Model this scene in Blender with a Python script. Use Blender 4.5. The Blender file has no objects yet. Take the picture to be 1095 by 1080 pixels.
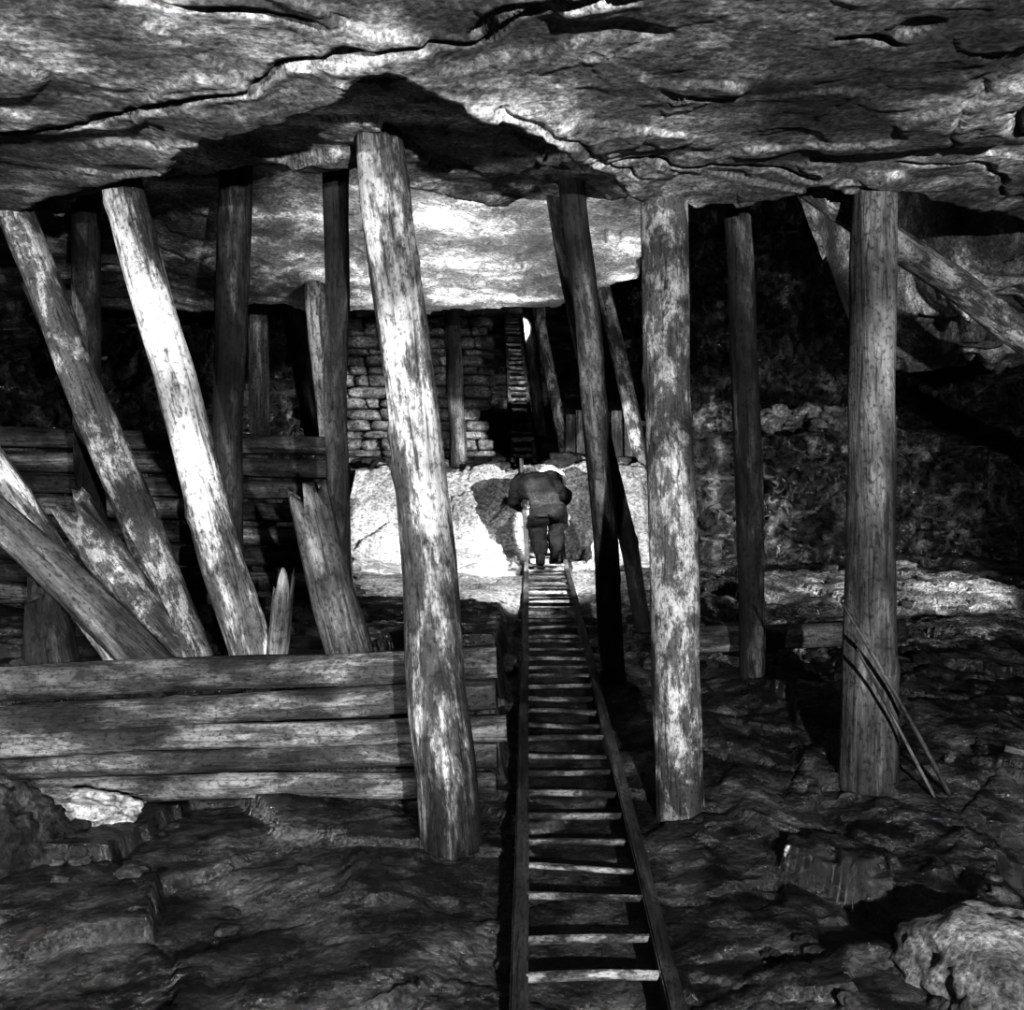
import bpy, bmesh, math, random
import numpy as np
from mathutils import Vector, Matrix, Quaternion
random.seed(4)
S = bpy.context.scene
COL = S.collection

# ------------------------------------------------------------------ noise
_rng = np.random.RandomState(7)
_P = _rng.permutation(512)
_V = _rng.rand(512)*2-1
def vn(x, y, z=0.0, seed=0):
    x = np.asarray(x, float)+seed*13.37; y = np.asarray(y, float)+seed*7.11; z = np.asarray(z, float)+seed*3.3
    x, y, z = np.broadcast_arrays(x, y, z)
    xi = np.floor(x).astype(int); yi = np.floor(y).astype(int); zi = np.floor(z).astype(int)
    fx = x-xi; fy = y-yi; fz = z-zi
    fx = fx*fx*(3-2*fx); fy = fy*fy*(3-2*fy); fz = fz*fz*(3-2*fz)
    def h(a, b, c):
        return _V[_P[(_P[(_P[a & 511]+b) & 511]+c) & 511]]
    def l(a, b, t): return a+(b-a)*t
    return l(l(l(h(xi,yi,zi),h(xi+1,yi,zi),fx), l(h(xi,yi+1,zi),h(xi+1,yi+1,zi),fx), fy),
             l(l(h(xi,yi,zi+1),h(xi+1,yi,zi+1),fx), l(h(xi,yi+1,zi+1),h(xi+1,yi+1,zi+1),fx), fy), fz)
def fbm(x, y, z=0.0, o=4, seed=0):
    s = 0; a = 1.0; t = 0
    x = np.asarray(x, float); y = np.asarray(y, float); z = np.asarray(z, float)
    for i in range(o):
        s = s+a*vn(x*2**i, y*2**i, z*2**i, seed+i); t += a; a *= .5
    return s/t*1.6
def ridge(x, y, z=0.0, o=3, seed=0):
    s = 0; a = 1.0
    for i in range(o):
        s = s+a*(1-np.abs(vn(np.asarray(x)*2**i, np.asarray(y)*2**i, np.asarray(z)*2**i, seed+i))*2); a *= .5
    return s/1.75
def sst(a, b, t):
    u = np.clip((t-a)/(b-a), 0, 1); return u*u*(3-2*u)
def terrace(n, k, sharp=.25):
    f = np.floor(n*k); r = n*k-f
    return (f+sst(.5-sharp/2, .5+sharp/2, r))/k
def facets(x, y, z, sc, seed=0):
    """blocky broken-rock field: every voronoi cell is a tilted plane"""
    x = np.asarray(x,float)*sc; y = np.asarray(y,float)*sc; z = np.asarray(z,float)*sc
    x, y, z = np.broadcast_arrays(x, y, z)
    xi = np.floor(x).astype(int); yi = np.floor(y).astype(int); zi = np.floor(z).astype(int)
    best = np.full(x.shape, 99.); val = np.zeros(x.shape)
    for i in (-1,0,1):
        for j in (-1,0,1):
            for k in (-1,0,1):
                a, b, c = xi+i, yi+j, zi+k
                h = _P[(_P[(_P[(a+seed) & 511]+b) & 511]+c) & 511]
                dx = x-(a+.5+.45*_V[h]); dy = y-(b+.5+.45*_V[(h+17) & 511]); dz = z-(c+.5+.45*_V[(h+91) & 511])
                d = dx*dx+dy*dy+dz*dz
                m = d < best
                best = np.where(m, d, best)
                val = np.where(m, _V[(h+200) & 511]*.5+dx*_V[(h+300) & 511]+dy*_V[(h+350) & 511]+dz*_V[(h+400) & 511], val)
    return val

# ------------------------------------------------------------------ materials
def ramp(N, stops):
    cr = N.new('ShaderNodeValToRGB'); e = cr.color_ramp.elements
    e[0].position = stops[0][0]; e[0].color = (stops[0][1],)*3+(1,)
    e[1].position = stops[-1][0]; e[1].color = (stops[-1][1],)*3+(1,)
    for p, v in stops[1:-1]:
        k = e.new(p); k.color = (v,)*3+(1,)
    return cr
def noise(N, sc, det=8, ro=.65, dist=0.0):
    n = N.new('ShaderNodeTexNoise'); n.inputs['Scale'].default_value = sc; n.inputs['Detail'].default_value = det
    n.inputs['Roughness'].default_value = ro; n.inputs['Distortion'].default_value = dist; return n
def mulc(N, L, a, b, f=1.0):
    m = N.new('ShaderNodeMix'); m.data_type = 'RGBA'; m.blend_type = 'MULTIPLY'; m.inputs[0].default_value = f
    L.new(a, m.inputs[6]); L.new(b, m.inputs[7]); return m.outputs[2]
def rock_mat(name, dark, mid, light, scale=2.0, rough=.8, bump=.5, light_at=.62, spec=.35, stretch=(1,1,1), rvar=0.0, gravel=0.0, bdist=.05, dist=.2, low=.45, fine=10, n1b=1.0):
    m = bpy.data.materials.new(name); m.use_nodes = True
    nt = m.node_tree; N = nt.nodes; L = nt.links
    b = N['Principled BSDF']; b.inputs['Roughness'].default_value = rough
    b.inputs['Specular IOR Level'].default_value = spec
    tc = N.new('ShaderNodeTexCoord'); mp = N.new('ShaderNodeMapping'); mp.inputs['Scale'].default_value = stretch
    L.new(tc.outputs['Object'], mp.inputs['Vector']); vec = mp.outputs[0]
    n1 = noise(N, scale, 12, .72, dist); L.new(vec, n1.inputs['Vector'])
    cr = ramp(N, [(.34, dark), (min(.5, light_at-.05), mid), (light_at, (mid+light)*.45), (light_at+.09, light)])
    L.new(n1.outputs['Fac'], cr.inputs['Fac'])
    n2 = noise(N, scale*fine, 8, .75); L.new(vec, n2.inputs['Vector'])
    r2 = ramp(N, [(.36, .2), (.5, .85), (.66, 1.8)]); L.new(n2.outputs['Fac'], r2.inputs['Fac'])
    n3 = noise(N, scale*.45, 3, .5); L.new(tc.outputs['Object'], n3.inputs['Vector'])
    r3 = ramp(N, [(.36, low), (.62, 1.35)]); L.new(n3.outputs['Fac'], r3.inputs['Fac'])
    out = mulc(N, L, mulc(N, L, cr.outputs['Color'], r2.outputs['Color']), r3.outputs['Color'])
    L.new(out, b.inputs['Base Color'])
    ad = N.new('ShaderNodeMath'); ad.operation = 'MULTIPLY_ADD'; ad.inputs[1].default_value = n1b
    L.new(n1.outputs['Fac'], ad.inputs[0]); L.new(n2.outputs['Fac'], ad.inputs[2])
    hgt = ad.outputs[0]
    if gravel:
        v = N.new('ShaderNodeTexVoronoi'); v.inputs['Scale'].default_value = 45; L.new(tc.outputs['Object'], v.inputs['Vector'])
        v2 = N.new('ShaderNodeTexVoronoi'); v2.inputs['Scale'].default_value = 17; L.new(tc.outputs['Object'], v2.inputs['Vector'])
        a2 = N.new('ShaderNodeMath'); a2.operation = 'ADD'; L.new(v.outputs['Distance'], a2.inputs[0]); L.new(v2.outputs['Distance'], a2.inputs[1])
        a3 = N.new('ShaderNodeMath'); a3.operation = 'MULTIPLY_ADD'; a3.inputs[1].default_value = -gravel
        L.new(a2.outputs[0], a3.inputs[0]); L.new(hgt, a3.inputs[2]); hgt = a3.outputs[0]
    if rvar:
        n5 = noise(N, scale*3, 6, .6); L.new(tc.outputs['Object'], n5.inputs['Vector'])
        r5 = ramp(N, [(.4, max(.12, rough-rvar)), (.62, min(1, rough+rvar))]); L.new(n5.outputs['Fac'], r5.inputs['Fac'])
        L.new(r5.outputs['Color'], b.inputs['Roughness'])
    bp = N.new('ShaderNodeBump'); bp.inputs['Strength'].default_value = bump; bp.inputs['Distance'].default_value = bdist
    L.new(hgt, bp.inputs['Height']); L.new(bp.outputs['Normal'], b.inputs['Normal'])
    return m

def wood_mat(name, dark, light, at=.5, soft=.06, rough=.75, zs=.22, scale=14, bump=.6, fib=.8, foot=0.0):
    m = bpy.data.materials.new(name); m.use_nodes = True
    nt = m.node_tree; N = nt.nodes; L = nt.links
    b = N['Principled BSDF']; b.inputs['Roughness'].default_value = rough; b.inputs['Specular IOR Level'].default_value = .3
    tc = N.new('ShaderNodeTexCoord'); oi = N.new('ShaderNodeObjectInfo')
    ml = N.new('ShaderNodeMath'); ml.operation = 'MULTIPLY'; ml.inputs[1].default_value = 37
    L.new(oi.outputs['Random'], ml.inputs[0]); cx = N.new('ShaderNodeCombineXYZ'); L.new(ml.outputs[0], cx.inputs[0]); L.new(ml.outputs[0], cx.inputs[2])
    def mapped(z):
        mp = N.new('ShaderNodeMapping'); mp.inputs['Scale'].default_value = (1,1,z)
        L.new(tc.outputs['Object'], mp.inputs['Vector']); L.new(cx.outputs[0], mp.inputs['Location']); return mp.outputs[0]
    n1 = noise(N, scale*.36, 14, .76, .3); L.new(mapped(zs), n1.inputs['Vector'])
    cr = ramp(N, [(at-soft, dark), (at, dark*.6+light*.3), (at+soft, light)]); L.new(n1.outputs['Fac'], cr.inputs['Fac'])
    n2 = noise(N, scale*2.6, 8, .7, .8); L.new(mapped(.06), n2.inputs['Vector'])
    r2 = ramp(N, [(.37, .1), (.44, .8), (.6, 1.1)]); L.new(n2.outputs['Fac'], r2.inputs['Fac'])
    n4 = noise(N, scale*4, 6, .7); L.new(mapped(.7), n4.inputs['Vector'])
    r4 = ramp(N, [(.38, .2), (.49, 1.0)]); L.new(n4.outputs['Fac'], r4.inputs['Fac'])
    n5 = noise(N, 2.6, 4, .6); L.new(mapped(.8), n5.inputs['Vector'])
    r5 = ramp(N, [(.38, .3), (.6, 1.2)]); L.new(n5.outputs['Fac'], r5.inputs['Fac'])
    o = mulc(N, L, cr.outputs['Color'], r2.outputs['Color'], fib)
    o = mulc(N, L, o, r4.outputs['Color'], .8); o = mulc(N, L, o, r5.outputs['Color'], .95)
    if foot:   # mud splashed and soaked up the foot of the post
        sx = N.new('ShaderNodeSeparateXYZ'); L.new(tc.outputs['Object'], sx.inputs[0])
        fm = N.new('ShaderNodeMath'); fm.operation = 'MULTIPLY_ADD'; fm.inputs[1].default_value = 1.0
        fa = N.new('ShaderNodeMath'); fa.operation = 'MULTIPLY'; fa.inputs[1].default_value = 1.6; L.new(n1.outputs['Fac'], fa.inputs[0])
        L.new(sx.outputs['Z'], fm.inputs[0]); L.new(fa.outputs[0], fm.inputs[2])
        fs = N.new('ShaderNodeMath'); fs.operation = 'SUBTRACT'; fs.inputs[1].default_value = .75; L.new(fm.outputs[0], fs.inputs[0])
        fr = ramp(N, [(.1, foot), (.55, 1.0)]); L.new(fs.outputs[0], fr.inputs['Fac'])
        o = mulc(N, L, o, fr.outputs['Color'])
    L.new(o, b.inputs['Base Color'])
    ad = N.new('ShaderNodeMath'); ad.operation = 'ADD'
    L.new(n2.outputs['Fac'], ad.inputs[0]); L.new(n1.outputs['Fac'], ad.inputs[1])
    bp = N.new('ShaderNodeBump'); bp.inputs['Strength'].default_value = bump; bp.inputs['Distance'].default_value = .03
    L.new(ad.outputs[0], bp.inputs['Height']); L.new(bp.outputs['Normal'], b.inputs['Normal'])
    return m
def cloth_mat(name, c, rough=.95, bump=.4, sc=18):
    return rock_mat(name, c*.6, c, c*1.5, scale=sc*.4, rough=rough, bump=bump, spec=.05)

M_CEIL = rock_mat('ceiling_rock', .075, .18, .90, scale=2.2, rough=.7, bump=.4, light_at=.575, spec=.4, low=.35, fine=22, n1b=.6)
M_FLOOR = rock_mat('wet_mud', .005, .017, .18, scale=2.6, rough=.34, bump=.7, light_at=.59, spec=.9, rvar=.2, gravel=.6, dist=0, fine=36, n1b=.2, bdist=.025)  # pale patches in the mud colour stand in for wet glints
M_GRAV = rock_mat('pale_gravel', .05, .22, .75, scale=3.4, rough=.7, bump=1.0, light_at=.54, gravel=.9, dist=0, fine=24)
M_WALL = rock_mat('dark_rock', .004, .013, .36, scale=5, rough=.36, bump=1.0, light_at=.605, spec=.9, rvar=.18, bdist=.06, dist=0, low=.10, stretch=(1,1,.7))  # light specks in the rock colour imitate glints
M_PALE = rock_mat('pale_rock', .13, .25, .40, scale=2.2, rough=.8, bump=.6, light_at=.55, low=.55, fine=14)
M_FLAT = rock_mat('flat_pale_rock', .22, .50, .75, scale=2.2, rough=.8, bump=.6, light_at=.55, low=.5, fine=14)
M_STONE = rock_mat('pack_stone', .04, .14, .45, scale=3, rough=.8, bump=.6)
M_RSTONE = rock_mat('dark_rubble_stone', .02, .08, .35, scale=3, rough=.7, bump=.6)
M_BOUL = rock_mat('boulder_rock', .10, .22, .5, scale=6, rough=.6, bump=.8, gravel=.4, dist=0)
M_RUB = rock_mat('rubble_stone', .015, .05, .3, scale=5, rough=.6, bump=.8)
W_PALE = wood_mat('peeled_wood', .06, .44, at=.51, soft=.04, foot=.25)
W_WHITE = wood_mat('bleached_wood', .09, .58, at=.49, soft=.035)
W_MOT = wood_mat('mottled_bark', .09, .40, at=.505, soft=.04, zs=.5, scale=26, foot=.5)
W_MID = wood_mat('grey_wood', .06, .25, at=.5, soft=.08, zs=.12, foot=.4)
W_DARK = wood_mat('dark_bark', .025, .15, at=.54, soft=.06)
W_LOG = wood_mat('crib_log_wood', .05, .22, at=.505, soft=.06, zs=.3, scale=20, fib=.6)
W_PACK = wood_mat('pack_log_wood', .05, .24, at=.52, soft=.08, zs=.15, scale=12)
W_LAD = wood_mat('ladder_wood', .05, .17, at=.52, soft=.1, zs=.1, scale=22)
W_RUNG = wood_mat('rung_wood', .03, .26, at=.50, soft=.06, zs=.5, scale=30, fib=.5)

# ------------------------------------------------------------------ mesh helpers
def mk(name, verts, faces, mat, smooth=True, parent=None):
    me = bpy.data.meshes.new(name); me.from_pydata([tuple(v) for v in verts], [], faces); me.update()
    if smooth: me.polygons.foreach_set('use_smooth', [True]*len(me.polygons))
    if mat: me.materials.append(mat)
    o = bpy.data.objects.new(name, me); COL.objects.link(o)
    if parent: o.parent = parent
    return o
def gridmesh(name, X, Y, Z, mat, flip=False):
    n, m = X.shape
    V = np.stack([X, Y, Z], -1).reshape(-1, 3)
    idx = np.arange(n*m).reshape(n, m)
    a = idx[:-1,:-1].ravel(); b = idx[:-1,1:].ravel(); c = idx[1:,1:].ravel(); d = idx[1:,:-1].ravel()
    F = np.stack([a,d,c,b] if flip else [a,b,c,d], -1)
    me = bpy.data.meshes.new(name)
    me.vertices.add(len(V)); me.vertices.foreach_set('co', V.ravel())
    me.loops.add(F.size); me.loops.foreach_set('vertex_index', F.ravel().astype(np.int32))
    me.polygons.add(len(F)); me.polygons.foreach_set('loop_start', np.arange(0, F.size, 4, dtype=np.int32))
    me.update(calc_edges=True); me.validate()
    me.polygons.foreach_set('use_smooth', [True]*len(me.polygons))
    me.materials.append(mat)
    o = bpy.data.objects.new(name, me); COL.objects.link(o); return o

# ------------------------------------------------------------------ ceiling
def seg_dist(x, y, pts):
    d = np.full(np.shape(x), 9.0)
    for (x0,y0),(x1,y1) in zip(pts[:-1], pts[1:]):
        dx, dy = x1-x0, y1-y0
        t = np.clip(((x-x0)*dx+(y-y0)*dy)/(dx*dx+dy*dy), 0, 1)
        d = np.minimum(d, np.hypot(x-x0-t*dx, y-y0-t*dy))
    return d
LX = [-3.6,-2.55,-2.01,-1.59,-1.17,-.91,-.62,-.36,-.22,-.02,.17,.40,.59,1.04,1.25,1.6,2.5,3.6]
LY = [5.0,4.65,4.13,3.82,3.37,3.15,2.87,2.64,2.80,3.04,3.26,3.75,4.13,4.13,3.9,3.9,4.6,5.0]
MX = [-3.6,-2.6,-1.6,-1.02,-.6,-.47,-.03,.45,.8]
MY = [5.4,5.0,4.15,3.97,3.9,4.32,4.75,4.6,4.4]
CR = [[(-1.0,2.17),(-.75,2.3),(-.58,2.36),(-.5,2.42)], [(-.08,2.42),(.02,2.3),(.15,2.28),(.25,2.2)],
      [(.87,2.5),(1.05,2.52)], [(1.6,3.0),(1.8,3.3),(2.1,3.4)], [(-1.9,3.3),(-1.4,3.15),(-.9,2.78),(-.5,2.55),(-.1,2.5),(.1,2.3),(.3,2.25)],
      [(.0,2.9),(.25,3.3),(.5,3.75)], [(1.5,2.2),(1.35,2.8),(1.6,3.4)],
      [(.2,3.5),(.7,3.65),(1.2,3.75)], [(1.5,3.6),(1.9,3.7),(2.2,4.1)]]
CA = [.07,.06,.05,.07,.06,.03,.015,.05,.05]
def ceil_h(x, y):
    jx = fbm(x*5, y*5, o=3, seed=3)*.05; jy = fbm(x*4, y*4, o=4, seed=9)*.08
    b = 1+.093*y
    xx = x+jx*.5
    ye = np.interp(xx, LX, LY)+jy*np.where((x>-.3)&(x<.5),.35,1.0)
    t1 = y-ye
    n = fbm(x*.7+.3*y, y*.9-.2*x, o=4, seed=1)
    front = b+.035*terrace(n, 2, .06)+.02*n+.012*facets(x+jx, y+jy, 0, 1.8, 3)+.003*facets(x, y, 0, 7, 5)+.003*fbm(x*14, y*14, o=3, seed=5)
    front = front-.04*np.exp(-(t1/.25)**2)
    for c, amp in zip(CR, CA):
        d = seg_dist(x+jx*1.2, y+jy*.8, c)
        front = front+amp*np.exp(-(d/.013)**2)-.008*sst(.12, 0, d)
    hs = .10+.02*sst(-.25,.1,x)
    mid = b+hs+.04*facets(x+jx,y*1.0+jy,0,2.2,8)+.012*facets(x,y,0,6,9)+.006*fbm(x*10,y*10,o=3,seed=8)
    ym = np.interp(xx, MX, MY)+jy*1.2
    t2 = y-ym
    mid = mid-.03*np.exp(-(t2/.2)**2)
    slab = np.interp(y, [4,5,7.7], [1.82,1.77,1.62])+.05*terrace(fbm(x*1.2,y*1.2,o=4,seed=31),4,.2)+.02*facets(x,y,0,3,12)+.01*fbm(x*6,y*6,o=3,seed=32)
    xr = .95+.12*fbm(y*2,x*2,o=2,seed=2)
    deep = 3.3+.25*fbm(x*.8, y*.8, o=4, seed=40)+.12*np.maximum(y-9,0)
    hang = np.interp(y, [4.3,5.4,6.8,8.5], [1.75,1.25,1.15,2.6])+.22*facets(x,y,0,1.5,13)+.06*facets(x,y,0,5,14)+.02*fbm(x*8,y*8,o=3,seed=45)
    ms = sst(-.04,.04,(xr-x))
    yend = 7.7+.15*fbm(x*1.5,y*.1,o=3,seed=33)-.9*sst(.3,.95,x)
    back = slab*ms+deep*(1-ms)
    e = sst(0,.35,y-yend)
    back = back*(1-e)+deep*e
    mh = sst(2.15,2.7,x+.2*fbm(y,x,o=3,seed=50))*sst(8.6,7.6,y)
    back = back*(1-mh)+np.minimum(hang,back)*mh
    s2 = sst(-.015,.015,t2)
    hm = mid*(1-s2)+back*s2
    mm = sst(.55,.65,x)
    hm = hm*(1-mm)+back*mm
    s1 = sst(-.012,.012,t1)
    return front*(1-s1)+hm*s1
xs = np.concatenate([np.arange(-6.4,-3,.1), np.arange(-3,3.0,.0135), np.arange(3.0,6.8,.08)])
ys = np.concatenate([np.arange(-2.8,2.0,.1), np.arange(2.0,5.1,.0115), np.arange(5.1,8.4,.035), np.arange(8.4,18.5,.15)])
X, Y = np.meshgrid(xs, ys)
gridmesh('ceiling', X, Y, ceil_h(X, Y), M_CEIL, flip=True)

# ------------------------------------------------------------------ floor
def floor_h(x, y):
    x = np.asarray(x, float); y = np.asarray(y, float)
    lane = np.exp(-((x-.27)/.36)**2)*sst(9.6, 8.8, y)
    z = -1.424+.093*y-.03*lane
    r = .08*fbm(x*.9,y*.9,o=4,seed=60)+.015*ridge(x*1.7+.6*y,y*1.5-.4*x,o=3,seed=61)+.007*fbm(x*7,y*7,o=4,seed=62)+.06*facets(x,y,0,1.6,60)+.022*facets(x,y,0,6,61)*sst(-.6,.5,x)+.006*facets(x,y,0,14,62)
    r = r*(1-.75*lane)-.035
    sl = .40+.45*(y-10.8)
    sc = np.interp(y, [9.45,10.3,10.8], [-.56,.36,.40])
    hi = np.where(y > 10.8, sl, sc)
    xm = sst(1.95,1.6,x+.1*fbm(y*2,x,o=2,seed=63))
    z = np.where(y > 9.2, z*(1-xm)+np.maximum(hi, z)*xm, z)
    pf = sst(-.02,-.1,x)*sst(3.74,3.78,y)*sst(7.3,6.6,y)
    z = np.where(y < 9.2, z*(1-pf)+np.maximum(z,-.66)*pf, z)
    xb = -.172*y+.14*fbm(y*2.2, x*0+3, o=3, seed=66)
    f2 = sst(xb,xb-.12,x)*sst(6.55,6.65,y)
    z = z*(1-f2)+np.maximum(z,.46)*f2
    return z+r
xs = np.concatenate([np.arange(-6.4,-3,.1), np.arange(-3,3.0,.018), np.arange(3.0,6.8,.06)])
ys = np.concatenate([np.arange(-2.8,1.8,.1), np.arange(1.8,5.2,.014), np.arange(5.2,10,.03), np.arange(10,18.5,.1)])
X, Y = np.meshgrid(xs, ys)
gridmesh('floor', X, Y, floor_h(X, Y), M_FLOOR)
ys = np.arange(6.95,10.75,.02); us = np.linspace(0,1,170)
U, Y = np.meshgrid(us, ys)
X0 = -.172*Y+.06+.14*fbm(Y*2.2, Y*0+3, o=3, seed=66); X = X0+(1.62-X0)*U
edge = np.minimum(np.minimum(X-X0+.15, 1.6-X), np.minimum(Y-6.95, 10.74-Y))
Z = floor_h(X, Y)+.09*sst(0,.25,edge+.15*fbm(X*3,Y*3,o=3,seed=71))-.05
Z = Z+(.05+.05*facets(X,Y,0,1.8,73)+.02*facets(X,Y,0,5,74))*sst(9.2,9.6,Y)*sst(10.74,10.5,Y)+.05*terrace(fbm(X*1.3,Y*.6,o=4,seed=77),3,.15)*sst(9.3,9.8,Y)
gridmesh('rock_ledge', X, Y, Z, M_PALE)
xs = np.arange(.75,4.9,.03); ys = np.arange(5.4,9.3,.03)
X, Y = np.meshgrid(xs, ys)
edge = np.minimum(np.minimum(X-.75, 4.85-X), np.minimum(Y-5.4, 9.25-Y))
Z = floor_h(X, Y)-.07+.085*sst(0,.5,edge+.5*fbm(X*1.4,Y*1.4,o=4,seed=75))+.012*fbm(X*14,Y*14,o=2,seed=76)
gridmesh('gravel_bank', X, Y, Z, M_GRAV)

# ------------------------------------------------------------------ walls
def wall(name, path, z0, z1, mat, amp=.22, du=.05, seed=0, step=0):
    P = [Vector(p) for p in path]; L = [0]
    for a, b in zip(P[:-1], P[1:]): L.append(L[-1]+(b-a).length)
    u = np.arange(0, L[-1], du); v = np.arange(z0, z1, du)
    U, V = np.meshgrid(u, v)
    PX = np.interp(U, L, [p.x for p in P]); PY = np.interp(U, L, [p.y for p in P])
    e = .3
    TX = np.interp(U+e, L, [p.x for p in P])-np.interp(U-e, L, [p.x for p in P])
    TY = np.interp(U+e, L, [p.y for p in P])-np.interp(U-e, L, [p.y for p in P])
    n = np.hypot(TX, TY)+1e-6
    nx, ny = TY/n, -TX/n
    w = .3*fbm(PX*2,PY*2,V*2,o=3,seed=seed+2)
    D = amp*.8*facets(PX*.7+w,PY*.7+w,V+w,1.6,seed)+amp*.35*facets(PX+w,PY+w,V*1.4+w,4.5,seed+5)+.02*fbm(PX*9,PY*9,V*9,o=2,seed=seed+9)
    if step: D = D*.75+step*sst(.85,.72,V+.1*fbm(PX*1.5,PY,o=3,seed=seed+3))*sst(1.9,2.5,PX)
    return gridmesh(name, PX+nx*D, PY+ny*D, V, mat)
wall('wall_right', [(2.0,18.4),(1.9,11.2),(2.2,10.2),(3.5,10.0),(5.8,9.7),(6.3,7),(5.0,4),(4.3,1),(4.2,-2.6)], -1.7, 5.6, M_WALL, amp=.5, du=.035, seed=81, step=.45)
wall('wall_left', [(-4.0,-2.6),(-3.7,3),(-3.9,6),(-4.2,8.2),(-3.8,10.4),(-2.35,11.5),(-2.3,18.4)], -1.7, 5.6, M_WALL, amp=.35, seed=91)
wall('wall_back', [(-6,18.0),(3,18.0)], -1.0, 6.5, M_WALL, du=.1, seed=95)
wall('wall_front', [(4.4,-2.4),(-4.4,-2.4)], -1.9, 1.5, M_WALL, du=.1, seed=97)

# ------------------------------------------------------------------ logs
def log(name, p0, p1, r0, r1, mat, seed=0, jag0=0., jag1=0., bend=.0, ns=22, parent=None, rough=.10, flat=1.0):
    p0 = Vector(p0); p1 = Vector(p1); d = p1-p0; L = d.length
    nl = max(8, int(L/.03))
    t = np.linspace(0, 1, nl+1); a = np.linspace(0, 2*math.pi, ns, endpoint=False)
    A, T = np.meshgrid(a, t)
    ca, sa = np.cos(A), np.sin(A)
    R = (r0+(r1-r0)*T)
    R = R*(1+rough*fbm(ca*1.2+seed, sa*1.2, T*L*1.5, o=3, seed=seed)+rough*.5*fbm(ca*5, sa*5, T*L*2.5+seed, o=2, seed=seed+3))
    rs = random.Random(seed)
    for k in range(int(L*2.2)):
        ka = rs.random()*6.28; kt = rs.random(); kh = rs.uniform(.06,.16)
        dd = (((np.cos(A-ka)-1)*2)**2*6+((T-kt)*L/.05)**2)
        R = R*(1+kh*np.exp(-dd*2.0))
    ZZ = T*L
    if jag0: ZZ = ZZ+np.exp(-T*L/.25)*jag0*np.abs(fbm(ca*2.2, sa*2.2, seed, o=3, seed=seed+7))*1.3
    if jag1: ZZ = ZZ-np.exp(-(1-T)*L/.25)*jag1*np.abs(fbm(ca*1.3, sa*1.3, seed, o=3, seed=seed+8))*1.6
    bx = bend*np.sin(T*math.pi)+.015*fbm(T*L*1.2, seed, o=2, seed=seed+11)
    by = .02*fbm(T*L*1.1, seed+5, o=2, seed=seed+12)
    PX = R*ca*flat+bx; PY = R*sa+by
    V = np.stack([PX, PY, ZZ], -1).reshape(-1,3).tolist()
    F = []
    for i in range(nl):
        for j in range(ns):
            k = (j+1) % ns
            F.append((i*ns+j, i*ns+k, (i+1)*ns+k, (i+1)*ns+j))
    for e, base in ((0, 0), (1, nl*ns)):
        ring = [base+j for j in range(ns)]
        c = np.mean([V[q] for q in ring], axis=0)
        inner = len(V)
        for q in ring:
            w = V[q]; V.append([c[0]+(w[0]-c[0])*.45, c[1]+(w[1]-c[1])*.45, w[2]*.4+c[2]*.6+(-1 if e else 1)*.004])
        V.append([c[0], c[1], c[2]])
        ci = len(V)-1
        for j in range(ns):
            k = (j+1) % ns
            f1 = (ring[j], ring[k], inner+k, inner+j); f2 = (inner+j, inner+k, ci)
            if not e: f1 = f1[::-1]; f2 = f2[::-1]
            F.append(f1); F.append(f2)
    o = mk(name, V, F, mat, parent=parent)
    o.rotation_mode = 'QUATERNION'
    o.location = p0; o.rotation_quaternion = Vector((0,0,1)).rotation_difference(d.normalized())
    return o
def fz(x, y): return float(floor_h(x, y))
def prop(base, top, rb, rt, mat, seed, name='timber_prop', **k):
    b = Vector(base); b.z = fz(b.x, b.y)-.04
    return log(name, b, top, rb, rt, mat, seed, **k)
prop((-.214,3.24,-1.16), (-.513,3.60,1.42), .105, .086, W_PALE, 11, bend=.02)
prop((.619,3.45,-1.14), (.666,4.10,1.42), .088, .102, W_MOT, 12)
prop((1.358,3.55,-1.13), (1.531,3.95,1.40), .104, .090, W_MID, 13)
prop((1.363,5.25,-1.0), (1.067,4.42,1.60), .078, .062, W_DARK, 14)
prop((.575,5.25,-1.0), (.277,4.32,1.54), .068, .060, W_DARK, 15, bend=.03)
prop((.90,6.3,-.92), (.19,4.62,1.66), .055, .05, W_DARK, 16)  # dark post above; its lower part is drawn in place of a shadow
prop((-1.32,3.95,-.68), (-2.36,4.42,1.42), .088, .076, W_MOT, 21)
prop((-1.03,3.92,-.68), (-1.71,4.02,1.46), .092, .086, W_WHITE, 22, bend=-.02)
prop((-.815,4.35,-.70), (-.80,4.30,1.66), .052, .058, W_DARK, 23)
prop((-1.42,4.65,-.70), (-1.37,4.62,1.72), .075, .078, W_DARK, 24)
prop((-2.22,4.9,-.70), (-2.22,4.9,1.66), .075, .068, W_DARK, 25)
prop((-1.55,4.4,-.70), (-2.35,4.6,1.1), .045, .04, W_DARK, 26)
# props further up the stope
prop((-1.25,7.0,.42), (-1.50,7.0,1.72), .07, .08, W_WHITE, 31)
prop((-2.54,9.4,.40), (-2.56,9.4,3.3), .10, .09, W_MID, 32)
prop((-1.88,9.2,.40), (-2.5,9.5,3.3), .09, .09, W_DARK, 33)
prop((-.62,10.9,.40), (-.75,11.0,3.4), .10, .085, W_MID, 34)
prop((.37,12.0,.88), (.09,12.0,3.6), .075, .075, W_DARK, 35)
prop((.64,11.3,.55), (.14,11.3,3.4), .07, .07, W_MOT, 36)
prop((1.52,10.7,.35), (.88,10.6,3.2), .09, .085, W_MOT, 37)
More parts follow.
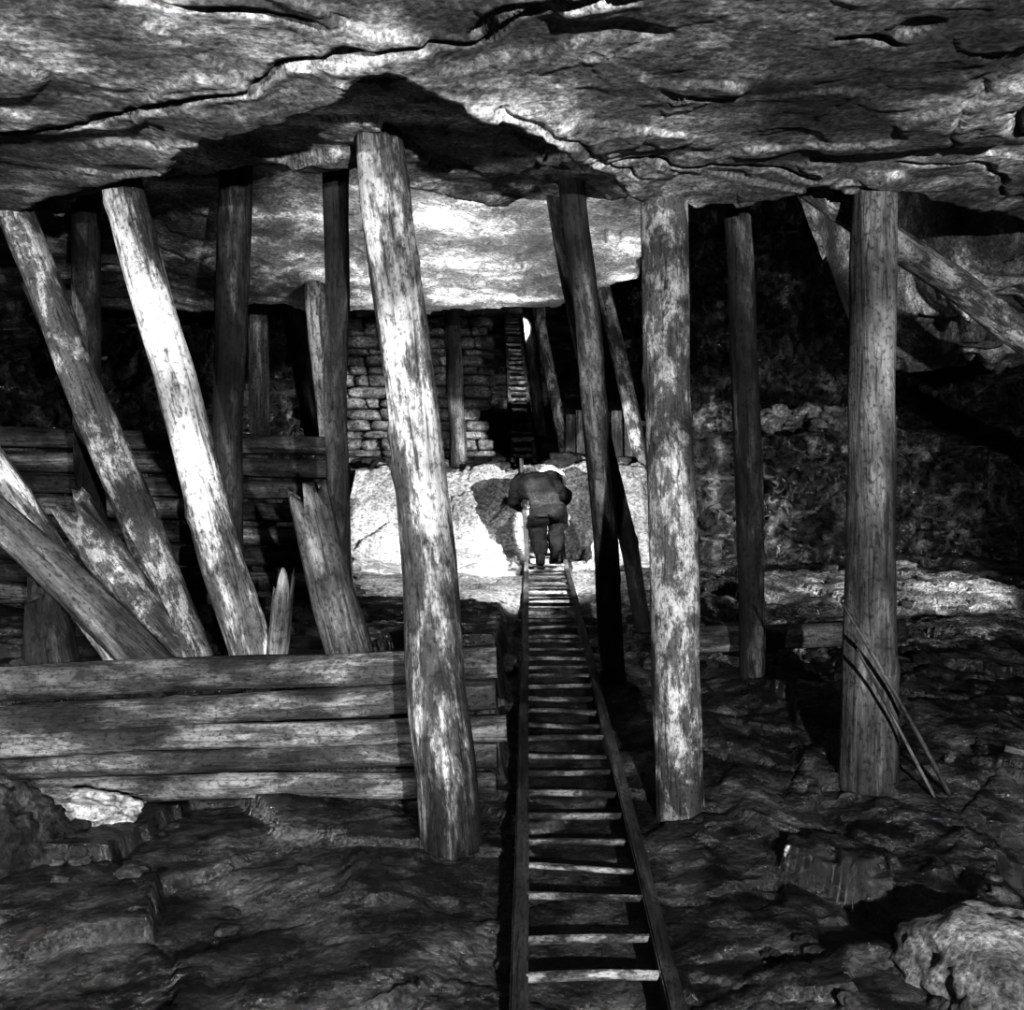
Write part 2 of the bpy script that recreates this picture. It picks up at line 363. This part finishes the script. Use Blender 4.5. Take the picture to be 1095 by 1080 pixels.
# broken timbers
prop((-1.60,4.0,-.68), (-2.45,3.95,.55), .07, .065, W_WHITE, 41, name='broken_timber', jag1=.12)
prop((-1.40,3.85,-.67), (-2.20,3.72,.10), .085, .075, W_MID, 42, name='broken_timber', jag1=.15)
prop((-1.36,3.98,-.68), (-1.88,3.86,.06), .09, .08, W_MOT, 43, name='broken_timber', jag1=.22)
prop((-.64,3.95,-.68), (-.86,3.90,.10), .10, .085, W_MID, 44, name='broken_timber', jag1=.3)
prop((-.98,3.86,-.66), (-.93,3.84,-.24), .045, .04, W_MID, 45, name='broken_timber', jag1=.2)
prop((-1.95,3.95,-.68), (-2.0,3.93,-.25), .12, .08, W_DARK, 46, name='broken_timber', jag1=.3)
log('slanting_timber', (3.4,4.9,.40), (1.28,4.15,1.46), .078, .065, W_MOT, 51)
log('floor_beam', (.95,5.6,fz(1.02,5.6)+.13), (2.3,5.5,fz(2.15,5.5)+.14), .078, .070, W_LOG, 52)

# crib of stacked logs
crib = bpy.data.objects.new('log_crib_wall', None); COL.objects.link(crib)
rz = [(-.605,.064,.15),(-.742,.060,.14),(-.864,.048,.12),(-.970,.047,.10),(-1.075,.050,.09)]
for i, (z, r, sl_) in enumerate(rz):
    yo = (0,.03,.0,.025,0)[i]
    log('log_%d'%(i+1), (-2.9,3.69+yo,z-sl_), (-.035+random.uniform(-.035,.02),3.62+yo,z), r, r*(1.0+random.uniform(-.05,.05)), W_LOG, 60+i, parent=crib, rough=.11, bend=random.uniform(-.01,.01), ns=32)
crib2 = bpy.data.objects.new('log_pack_wall', None); COL.objects.link(crib2)
for i in range(8):
    log('log_%d'%(i+1), (-3.9,6.5+random.uniform(-.04,.04),-.60+i*.155), (-1.12+random.uniform(-.15,.0),6.40+random.uniform(-.03,.03),-.68+i*.155), .072, .060, W_PACK, 70+i, parent=crib2)

# splintered sticks by the right hand prop
log('broken_stick', (1.63,3.48,fz(1.63,3.48)+.0), (1.20,3.40,-.36), .010, .005, W_MID, 55, ns=8)
log('broken_stick', (1.57,3.45,fz(1.57,3.45)+.0), (1.26,3.42,-.52), .007, .005, W_DARK, 56, ns=8)
log('broken_stick', (1.95,3.7,fz(1.95,3.7)+.02), (2.5,3.55,fz(2.5,3.55)+.03), .014, .010, W_MID, 57, ns=8)

# ------------------------------------------------------------------ ladders
def box_between(name, a, b, w, h, mat, parent, up=Vector((0,0,1))):
    a = Vector(a); b = Vector(b); d = (b-a); L = d.length; d.normalize()
    s = d.cross(up).normalized(); u = s.cross(d).normalized()
    me = bpy.data.meshes.new(name); bm = bmesh.new()
    bmesh.ops.create_cube(bm, size=1)
    for v in bm.verts: v.co = Vector((v.co.x*w, v.co.y*h, v.co.z*L))
    es = [e for e in bm.edges if abs(e.verts[0].co.z-e.verts[1].co.z) > L*.5]
    bmesh.ops.subdivide_edges(bm, edges=es, cuts=int(max(3,L/.12)), use_grid_fill=True)
    for v in bm.verts:
        t = v.co.z
        v.co.x += float(vn(t*2.3, 1.0, 0, seed=5))*.004; v.co.y += float(vn(t*2.1, 5.0, 0, seed=6))*.004
    bmesh.ops.bevel(bm, geom=[e for e in bm.edges if e.calc_face_angle(0) > .8], offset=.005, segments=2, affect='EDGES')
    bm.to_mesh(me); bm.free(); me.materials.append(mat)
    o = bpy.data.objects.new(name, me); COL.objects.link(o); o.parent = parent
    R = Matrix((s, u, d)).transposed().to_4x4()
    o.matrix_local = Matrix.Translation((a+b)/2) @ R
    return o
def ladder(a, b, width, step, rw, rh, rr, n0=.1, width2=None):
    e = bpy.data.objects.new('wooden_ladder', None); COL.objects.link(e)
    a = Vector(a); b = Vector(b); d = (b-a); L = d.length; dn = d.normalized()
    s = dn.cross(Vector((0,0,1))).normalized()
    w2 = width2 or width
    for i, sg in enumerate((-1, 1)):
        box_between('rail_%d'%(i+1), a+s*sg*(width-rw)/2, b+s*sg*(w2-rw)/2, rw, rh, W_LAD, e)
    t = n0; k = 1
    while t < L-.05:
        c = a+dn*t; w = width+(w2-width)*t/L
        j = random.uniform(-.014,.014)
        log('rung_%d'%k, c-s*(w/2-rw*.3)+dn*j+Vector((0,0,.012)), c+s*(w/2-rw*.3)-dn*j+Vector((0,0,.012)), rr, rr*random.uniform(.75,1.1), W_RUNG, 100+k, ns=12, parent=e, rough=.3, bend=random.uniform(-.006,.006))
        t += step; k += 1
    return e
ladder((.195,1.75,-1.424+.093*1.75+.0), (.33,9.15,-1.424+.093*9.15+.02), .42, .195, .045, .075, .0115, n0=.21)
ladder((.33,9.12,-.56), (.28,10.42,.50), .40, .24, .045, .06, .017)
ladder((.14,10.9,.52), (.0,17.2,3.42), .30, .26, .045, .06, .028)

# ------------------------------------------------------------------ stones
bm = bmesh.new(); bmesh.ops.create_icosphere(bm, subdivisions=3, radius=1)
ICO = np.array([v.co[:] for v in bm.verts]); ICOF = [tuple(v.index for v in f.verts) for f in bm.faces]; bm.free()
bm = bmesh.new(); bmesh.ops.create_icosphere(bm, subdivisions=5, radius=1)
ICO5 = np.array([v.co[:] for v in bm.verts]); ICO5F = [tuple(v.index for v in f.verts) for f in bm.faces]; bm.free()
def stone(c, size, seed, box=.5, amp=.25, hi=False, fr=1.3, fac=0):
    B = (ICO5 if hi else ICO)
    q = B/np.max(np.abs(B), axis=1, keepdims=True)
    v = B*(1-box)+q*box*.85
    n = terrace(fbm(B[:,0]*fr+seed, B[:,1]*fr, B[:,2]*fr, o=4, seed=seed % 50), 4, .4)
    v = v*(1+amp*n)[:,None]
    if fac: v = v*(1+fac*facets(B[:,0]+seed, B[:,1], B[:,2], 1.3, seed % 40))[:,None]
    if hi: v = v*(1+.05*ridge(B[:,0]*5+seed, B[:,1]*5, B[:,2]*5, o=3))[:,None]
    return v*np.array(size)*.5*1.1+np.array(c)
def stones(name, items, mat, hi=False, box=.5, amp=.25, fac=0):
    V = []; F = []; off = 0
    for i, (c, s) in enumerate(items):
        v = stone(c, s, i*3+1, box, amp, hi, fac=fac); V.append(v)
        F += [tuple(q+off for q in f) for f in (ICO5F if hi else ICOF)]; off += len(v)
    return mk(name, np.concatenate(V).tolist(), F, mat)
items = []
z = .35
while z < 3.5:
    h = random.uniform(.07,.16); x = -2.5+random.uniform(0,.2)
    while x < -.40:
        w = min(random.uniform(.15,.5), max(.12, -.22-x))
        items.append(((x+w/2, 11.35+random.uniform(-.06,.06), z+h/2), (w, .4, h*random.uniform(.85,1.05)))); x += w*.97
    z += h*.97
stones('dry_stone_wall', items, M_STONE, box=.7, amp=.2)
# loose rubble
items = []
rs = random.Random(9)
for i in range(420):
    x = rs.uniform(-2.6,3.8); y = rs.uniform(2.2,8.9)
    if .02 < x < .62 and y < 9.3: continue
    if x < 0 and 3.4 < y < 3.85: continue
    if x < -1.0 and y > 6.1: continue
    s = rs.choice((.02,.03,.03,.04,.06))*(1+ (y > 5)*.8)
    items.append(((x, y, fz(x, y)+s*.1), (s*rs.uniform(.9,1.6), s*rs.uniform(.9,1.5), s*rs.uniform(.5,.9))))
stones('loose_rubble', items, M_RUB, box=.4, amp=.3, fac=.35)
items = []
for i in range(34):
    x = rs.uniform(2.45,3.75); s = rs.uniform(.10,.26)
    items.append(((x, rs.uniform(9.5,9.75), .80+rs.uniform(0,.18)), (s*1.2, s, s*.8)))
stones('rubble_pile', items, M_RSTONE, box=.4, amp=.25, fac=.5)
items = []
for i in range(90):
    x = rs.uniform(-1.7,1.5); y = rs.uniform(10.4,11.0); s = rs.uniform(.08,.24)
    if .0 < x < .5: continue
    items.append(((x, y, fz(x,y)+s*.3), (s*1.3, s, s*.7)))
stones('rubble_pile', items, M_RUB, box=.5, amp=.3, fac=.4)
stones('boulder', [((1.27,2.36,-1.25), (.52,.5,.38))], M_BOUL, hi=True, box=.25, amp=.3)
stones('boulder', [((-1.68,3.05,-1.13), (.36,.5,.40))], M_RUB, hi=True, box=.3, amp=.35)
stones('flat_rock', [((-1.60,3.36,fz(-1.6,3.36)+.0), (.5,.26,.13))], M_FLAT, hi=True, box=.3, amp=.3)

# plank fence
fence = bpy.data.objects.new('plank_fence', None); COL.objects.link(fence)
x = .62; k = 1
while x < 1.6:
    w = random.uniform(.10,.15); h = random.uniform(.55,.7)
    box_between('plank_%d'%k, (x+w/2,10.86,.34), (x+w/2+random.uniform(-.03,.03),10.90,.42+h), w*.95, .03, W_MID, fence, up=Vector((0,-1,0)))
    x += w+.012; k += 1
log('cross_beam', (-.95,15.2,3.15), (.95,15.2,3.2), .10, .10, W_DARK, 150)

# ------------------------------------------------------------------ miner
man = bpy.data.objects.new('miner', None); COL.objects.link(man)
M_JKT = cloth_mat('dark_jacket', .012); M_TRS = cloth_mat('dark_trousers', .006); M_BOOT = cloth_mat('boot_leather', .003, rough=.6)
M_SKIN = rock_mat('weathered_skin', .20, .26, .32, scale=6, rough=.6, bump=.1)
M_HELM = rock_mat('helmet_shell', .35, .45, .55, scale=4, rough=.4, bump=.05)
def skin(name, pts, edges, mats, assign=None, sub=2, disp=0):
    me = bpy.data.meshes.new(name); me.from_pydata([p[:3] for p in pts], edges, []); me.update()
    o = bpy.data.objects.new(name, me); COL.objects.link(o)
    md = o.modifiers.new('Skin', 'SKIN'); md.use_smooth_shade = True; md.branch_smoothing = .6
    for i, p in enumerate(pts):
        r = p[3]; sv = me.skin_vertices[0].data[i]
        sv.radius = (r if not isinstance(r, tuple) else r[0], r if not isinstance(r, tuple) else r[1])
        sv.use_root = (i == 0)
    sd = o.modifiers.new('Sub', 'SUBSURF'); sd.levels = sub; sd.render_levels = sub
    dg = bpy.context.evaluated_depsgraph_get()
    nm = bpy.data.meshes.new_from_object(o.evaluated_get(dg))
    o.modifiers.clear(); o.data = nm
    if disp:
        nm.update()
        co = np.array([v.co[:] for v in nm.vertices]); no = np.array([v.normal[:] for v in nm.vertices])
        co = co+no*(disp*ridge(co[:,0]*5, co[:,1]*5, co[:,2]*9, o=3, seed=2)-disp*.5)[:,None]
        nm.vertices.foreach_set('co', co.ravel()); nm.update()
    nm.materials.clear()
    for m in mats: nm.materials.append(m)
    for p in nm.polygons:
        p.use_smooth = True
        p.material_index = assign(p.center) if assign else 0
    o.parent = man
    return o
MXc = .255
LXc = .33
fy1, fy2 = 8.74, 8.94
def fl(y): return -1.424+.093*y+.035
a1, a2 = fl(fy1)+.085, fl(fy2)+.09
pts = [(MXc+.05,8.80,.03,(.15,.14)),
       (MXc+.02,8.93,.13,(.19,.16)), (MXc-.02,9.11,.17,(.225,.17)), (MXc-.02,9.32,.13,(.235,.145)), (MXc+.07,9.45,.10,(.08,.08)),
       (LXc-.07,8.80,-.08,.115), (LXc-.085,9.05,-.24,.095), (LXc-.08,8.99,-.28,.09), (LXc-.065,fy1+.01,a1+.07,.065), (LXc-.06,fy1,a1,.055),
       (LXc+.07,8.82,-.06,.115), (LXc+.12,9.17,-.18,.095), (LXc+.11,9.13,-.22,.09), (LXc+.075,fy2+.01,a2+.07,.065), (LXc+.07,fy2,a2,.055),
       (MXc-.20,9.34,.10,.095), (MXc-.23,9.50,-.02,.07), (MXc-.19,9.61,-.06,.054), (MXc-.145,9.72,-.075,.036),
       (MXc+.21,9.34,.10,.095), (MXc+.28,9.52,.03,.07), (MXc+.26,9.66,.0,.054), (MXc+.22,9.80,-.02,.036)]
ed = [(0,1),(1,2),(2,3),(3,4),(0,5),(5,6),(6,7),(7,8),(8,9),(0,10),(10,11),(11,12),(12,13),(13,14),(3,15),(15,16),(16,17),(17,18),(3,19),(19,20),(20,21),(21,22)]
def asg(c):
    if c.y > 9.40 and abs(c.x-MXc-.07) < .10 and c.z > .04: return 3
    if c.z < -.46: return 2
    if c.y < 9.25 and c.z < -.04+(c.y-8.7)*.1: return 1
    return 0
skin('body', pts, ed, [M_JKT, M_TRS, M_BOOT, M_SKIN], asg, sub=3, disp=.035)
for nm, cx, cy, cz in (('boot_left', LXc-.06, fy1, a1), ('boot_right', LXc+.07, fy2, a2)):
    skin(nm, [(cx,cy,cz+.06,.062),(cx,cy-.025,cz-.03,.052),(cx,cy-.05,cz-.06,(.04,.03)),(cx,cy+.07,cz-.05,(.048,.036)),(cx,cy+.17,cz-.055,(.042,.028)),(cx,cy+.20,cz-.06,(.03,.02))],
         [(0,1),(1,2),(1,3),(3,4),(4,5)], [M_BOOT])
    box_between(nm+'_sole', (cx,cy-.075,cz-.088), (cx,cy+.21,cz-.088), .085, .022, M_BOOT, man)
def hd():
    B = ICO5.copy(); v = B*np.array([.078,.098,.118])
    v[:,1] += .025*np.exp(-((B[:,0]/.16)**2+((B[:,2]+.1)/.22)**2))*(B[:,1] > 0)
    v[:,1] -= .012*np.exp(-(((np.abs(B[:,0])-.38)/.18)**2+((B[:,2]-.08)/.14)**2))*(B[:,1] > 0)
    v[:,1] += .006*np.exp(-((B[:,0]/.3)**2+((np.abs(B[:,2]+.45)-.05)/.05)**2))*(B[:,1] > 0)
    v[:,1] += .012*np.exp(-((B[:,0]/.3)**2+((B[:,2]+.8)/.2)**2))*(B[:,1] > 0)
    v[:,0] *= 1-.22*np.clip(-B[:,2],0,1)
    v[:,0] += np.sign(B[:,0])*.018*np.exp(-(((B[:,1]+.05)/.16)**2+((B[:,2])/.26)**2))*(np.abs(B[:,0]) > .8)
    return v
HC = Vector((MXc+.13, 9.55, .19))
head = mk('head', hd().tolist(), ICO5F, M_SKIN, parent=man); head.location = HC; head.rotation_euler = (math.radians(-45),0,0)
ev = []; ef = []; off = 0
for sx in (-1,1):
    ev += (ICO*.013+np.array([sx*.03,.086,.012])).tolist(); ef += [tuple(q+off for q in f) for f in ICOF]; off += len(ICO)
eyes = mk('eyes', ev, ef, M_HELM, parent=man); eyes.location = HC; eyes.rotation_euler = head.rotation_euler
V = []; F = []; ns = 40; prof = [(.001,.150),(.04,.147),(.075,.132),(.10,.105),(.113,.07),(.118,.035),(.122,.02),(.150,.008),(.152,.002),(.118,.012)]
for r, zz in prof:
    for j in range(ns):
        a = j/ns*2*math.pi
        rr = r*(1+.12*abs(math.sin(a))) + (.02*max(0,math.sin(a)) if r > .13 else 0)
        V.append((rr*math.cos(a), rr*math.sin(a), zz+(.01*math.exp(-((math.cos(a))/.15)**2) if .03 < r < .12 else 0)))
for i in range(len(prof)-1):
    for j in range(ns):
        k = (j+1) % ns; F.append((i*ns+j,(i+1)*ns+j,(i+1)*ns+k,i*ns+k))
hl = mk('helmet', V, F, M_HELM, parent=man); hl.location = HC; hl.rotation_euler = head.rotation_euler
log('cap_lamp', HC+Vector((0,.145,.015)), HC+Vector((0,.185,-.01)), .028, .032, M_BOOT, 3, ns=16, parent=man, rough=0)
hv = ICO5*np.array([.083,.09,.10])+np.array([0,-.022,.012])
hr = mk('hair', hv.tolist(), ICO5F, M_TRS, parent=man); hr.location = HC; hr.rotation_euler = head.rotation_euler
def hand(name, w, sx):
    w = Vector(w)
    def q(x, y, z): return (w.x+sx*x, w.y+y, w.z+z)
    pts = [q(0,0,0)+((.030,.02),), q(0,.035,-.012)+((.036,.018),), q(-.0,.075,-.018)+((.040,.016),)]
    skin(name+'_palm', pts, [(0,1),(1,2)], [M_SKIN])
    for i, (ox, ln) in enumerate(((-.030,.9),(-.010,1.0),(.010,.95),(.029,.78))):
        f = [q(ox,.065,-.015)+(.0095,), q(ox*1.05,.065+.042*ln,-.018)+(.009,), q(ox*1.05,.065+.062*ln,-.042)+(.0085,), q(ox,.065+.050*ln,-.062)+(.0075,)]
        skin(name+'_finger_%d'%(i+1), f, [(0,1),(1,2),(2,3)], [M_SKIN])
    f = [q(-.026,.02,-.012)+(.012,), q(-.046,.045,-.028)+(.010,), q(-.040,.072,-.046)+(.009,), q(-.026,.088,-.054)+(.0075,)]
    skin(name+'_thumb', f, [(0,1),(1,2),(2,3)], [M_SKIN])
hand('hand_left', (MXc-.135,9.73,-.08), 1)
hand('hand_right', (MXc+.21,9.81,-.025), -1)

# ------------------------------------------------------------------ lights
def spot(name, loc, tgt, e, ang=100, blend=.5, r=.03):
    l = bpy.data.lights.new(name, 'SPOT'); l.energy = e; l.spot_size = math.radians(ang); l.spot_blend = blend; l.shadow_soft_size = r
    o = bpy.data.objects.new(name, l); COL.objects.link(o); o.location = loc
    o.rotation_mode = 'QUATERNION'; o.rotation_quaternion = (Vector(tgt)-Vector(loc)).to_track_quat('-Z','Y'); return o
spot('flash_or_added_spot', (-2.3,-.6,.45), (-1.9,5.5,.40), 1000, 68, blend=.5)
spot('flash_or_added_spot', (.9,-1.6,.22), (.5,5,.38), 1800, 88)
spot('flash_or_added_spot', (4.1,6.4,.1), (2.7,9.2,-.45), 360, 80, r=.02)
spot('flash_or_added_spot', (-.53,5.5,-.30), (-.1,6.4,1.7), 500, 100, blend=1)  # unseen fill added behind the near prop to brighten the roof slab
spot('flash_or_added_spot', (-.70,7.0,.40), (1.30,9.9,-.10), 1500, 40, blend=.15, r=.012)  # unseen spot added to light the ledge and throw the miner's shadow right
spot('flash_or_added_spot', (1.10,6.9,.40), (-.95,9.9,-.10), 1700, 44, blend=.15, r=.012)  # unseen spot added opposite, throws the miner's shadow left
spot('flash_or_added_spot', (.9,6.9,1.2), (-.5,8.2,-.75), 480, 62, blend=.5, r=.012)  # overhead fill added for the pale ground below the ledge
spot('flash_or_added_spot', (.1,11.7,2.3), (.05,14.2,1.9), 260, 70, blend=.6, r=.02)  # unseen fill added so the upper ladder shows
pl = bpy.data.lights.new('cap_lamp_light', 'POINT'); pl.energy = 8; pl.shadow_soft_size = .03
po = bpy.data.objects.new('cap_lamp_light', pl); COL.objects.link(po); po.location = HC+Vector((0,.24,.12)); po.parent = man
piv = Vector((.33,8.84,-.57)); sc_ = 1.07
man.scale = (sc_,)*3; man.location = piv*(1-sc_)+Vector((0,-.03,0))

w = bpy.data.worlds.new('World'); S.world = w; w.use_nodes = True
w.node_tree.nodes['Background'].inputs[0].default_value = (1,1,1,1); w.node_tree.nodes['Background'].inputs[1].default_value = .0
S.view_settings.view_transform = 'Standard'
try: S.view_settings.look = 'High Contrast'
except Exception as ex: print('look', ex)

cam = bpy.data.cameras.new('camera'); cam.lens = 36*1000/1095; cam.sensor_width = 36; cam.clip_start = .05
co = bpy.data.objects.new('camera', cam); COL.objects.link(co); co.location = (0,0,0); co.rotation_euler = (math.radians(90),0,0)
S.camera = co
